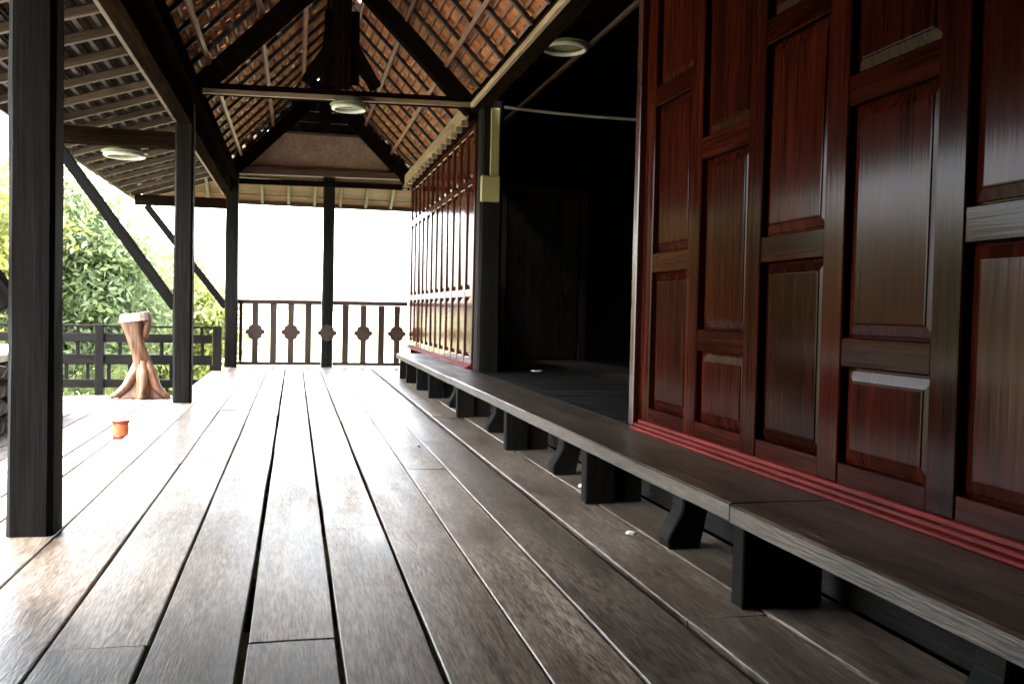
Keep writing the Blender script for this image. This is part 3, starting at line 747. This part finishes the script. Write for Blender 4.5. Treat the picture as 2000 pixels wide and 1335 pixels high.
tube(bm, pts, .013, 6); o = bm_obj('cable', bm, 'cable_grey', None, smooth=True); tag(o, 'grey cable stretched across the dark doorway from the tie beam', 'cable')
bm = bmesh.new(); lathe(bm, [(.02, .0), (.035, -.01), (.045, -.04), (.045, -.06), (.03, -.085), (.01, -.095)], 16); o = bm_obj('light_bulb', bm, 'lamp_white', None, Matrix.Translation((-1.28, 5.2, 2.36)), smooth=True)
tag(o, 'small white bulb under the lean-to rafters beside the nearest post', 'bulb')

# scraps under the bench
for i, (x, y, z, s, lab) in enumerate([(1.20, 3.12, .012, .03, 'white paper scrap on the boards beside the bench support'), (1.30, 4.02, .012, .025, 'tiny pale scrap in the shade under the bench'),
                                  (2.1, 7.9, .285, .07, 'pale scrap on the floor of the dark room')]):
    bm = bmesh.new(); blob(bm, (0, 0, 0), (s*.75, s*.5, .008), 40+i, .8, 2); o = bm_obj('paper_scrap', bm, 'paper', None, Matrix.Translation((x, y, z))); tag(o, lab, 'scrap')
bm = bmesh.new(); blob(bm, (0, 0, 0), (.008, .012, .006), 51, .5, 2); o = bm_obj('dry_leaf', bm, 'rag', None, Matrix.Translation((.72, 5.35, .006))); tag(o, 'tiny dark dry leaf lying on the pale floor boards', 'leaf')

# ------------------------------------------------------------------ trees
def tree(name, loc, lab, crowns, mat, leaf=.085, n=9000, trunk_r=.16, seed=1, group='trees beyond the terrace', cat='tree'):
    rnd = random.Random(seed); e = empty(name, loc, lab, cat, group)
    bm = bmesh.new(); top = Vector(crowns[0][0])
    p0 = Vector((0, 0, -.2)); mid = p0.lerp(top, .5)+Vector((rnd.uniform(-.2, .2), rnd.uniform(-.2, .2), 0))
    tube(bm, [p0, p0.lerp(mid, .5), mid, top], [trunk_r*1.25, trunk_r, trunk_r*.75, trunk_r*.3], 9)
    for c, r in crowns:
        for k in range(4):
            a = rnd.uniform(0, 6.28); q = Vector(c)+Vector((math.cos(a)*r[0]*.65, math.sin(a)*r[1]*.65, rnd.uniform(-.2, .6)*r[2]))
            tube(bm, [mid, mid.lerp(q, .5)+Vector((0, 0, .15)), q], [trunk_r*.45, trunk_r*.28, trunk_r*.08], 6)
    bm_obj('trunk', bm, 'bark', e, Matrix.Translation(loc), smooth=True)
    vs_, fs, tone = [], [], []
    clumps = []
    for c, r in crowns:
        for k in range(46):
            d = Vector((rnd.gauss(0, 1), rnd.gauss(0, 1), rnd.gauss(0, 1))).normalized()*rnd.uniform(.45, 1.02)
            clumps.append((Vector((c[0]+d.x*r[0], c[1]+d.y*r[1], c[2]+d.z*r[2])), rnd.uniform(.14, .3)*min(r), rnd.random()))
    for i in range(n):
        c, rr, tn = clumps[rnd.randrange(len(clumps))]
        p = c+Vector((rnd.gauss(0, rr), rnd.gauss(0, rr), rnd.gauss(0, rr*.75)))
        nn = Vector((rnd.gauss(0, 1), rnd.gauss(0, 1), rnd.gauss(.8, .8))).normalized(); a = nn.orthogonal().normalized(); a.rotate(Matrix.Rotation(rnd.uniform(0, 6.28), 3, nn)); b_ = nn.cross(a)
        s = leaf*rnd.uniform(.6, 1.35); k0 = len(vs_)
        vs_ += [tuple(p-a*s), tuple(p+b_*s*.42-nn*s*.1), tuple(p+a*s-nn*s*.25), tuple(p-b_*s*.42-nn*s*.1)]
        fs.append((k0, k0+1, k0+2, k0+3)); tone += [min(1, max(0, tn*.6+rnd.random()*.4))]*4
    me = bpy.data.meshes.new('crown'); me.from_pydata(vs_, [], fs); me.update()
    at = me.attributes.new('tone', 'FLOAT', 'POINT'); at.data.foreach_set('value', tone)
    link('crown', me, mat, e, Matrix.Translation(loc)); return e
tree('leafy_tree', (-4.9, 19.5, GZ), 'large green leafy tree seen between the left posts', [((.2, 0, 4.3), (1.7, 1.6, 1.8)), ((-1.5, .3, 3.9), (1.7, 1.5, 1.9)), ((1.2, -.2, 3.0), (1.3, 1.3, 1.3)), ((-.4, -.6, 2.2), (1.9, 1.2, 1.4))], 'leaf_green', n=44000, seed=3)
tree('leafy_tree', (-3.2, 23, GZ), 'yellow green bushy tree behind the root pedestal', [((0, 0, 3.0), (1.2, 1.2, 1.3)), ((.7, .4, 2.4), (1.0, 1.2, 1.2)), ((-.2, 0, 1.7), (1.8, 1.2, 1.0))], 'leaf_yellow', n=24000, seed=4)
tree('leafy_tree', (-9.2, 17, GZ), 'yellow green tree left of the nearest post', [((3.2, 0, 4.4), (1.6, 1.5, 1.6)), ((2.2, 0, 3.0), (2, 1.8, 1.6)), ((-1, 0, 3.4), (2, 1.8, 1.8))], 'leaf_yellow', n=24000, seed=5)
tree('leafy_bush', (-3.1, 27, GZ), 'low yellow bush beyond the far corner post', [((0, 0, 2.1), (1.0, 1.1, 1.3)), ((-1.0, .5, 1.6), (1.0, .9, 1.2))], 'leaf_yellow', n=7000, seed=6, trunk_r=.07, group='bushes beyond the railing', cat='bush')
tree('leafy_bush', (-6.6, 27, GZ), 'broad yellow green bush low behind the terrace railing', [((0, 0, 1.8), (2.0, 1.4, 1.5)), ((2.2, .5, 1.5), (1.8, 1.2, 1.2))], 'leaf_yellow', n=9000, seed=8, trunk_r=.08, group='bushes beyond the railing', cat='bush')
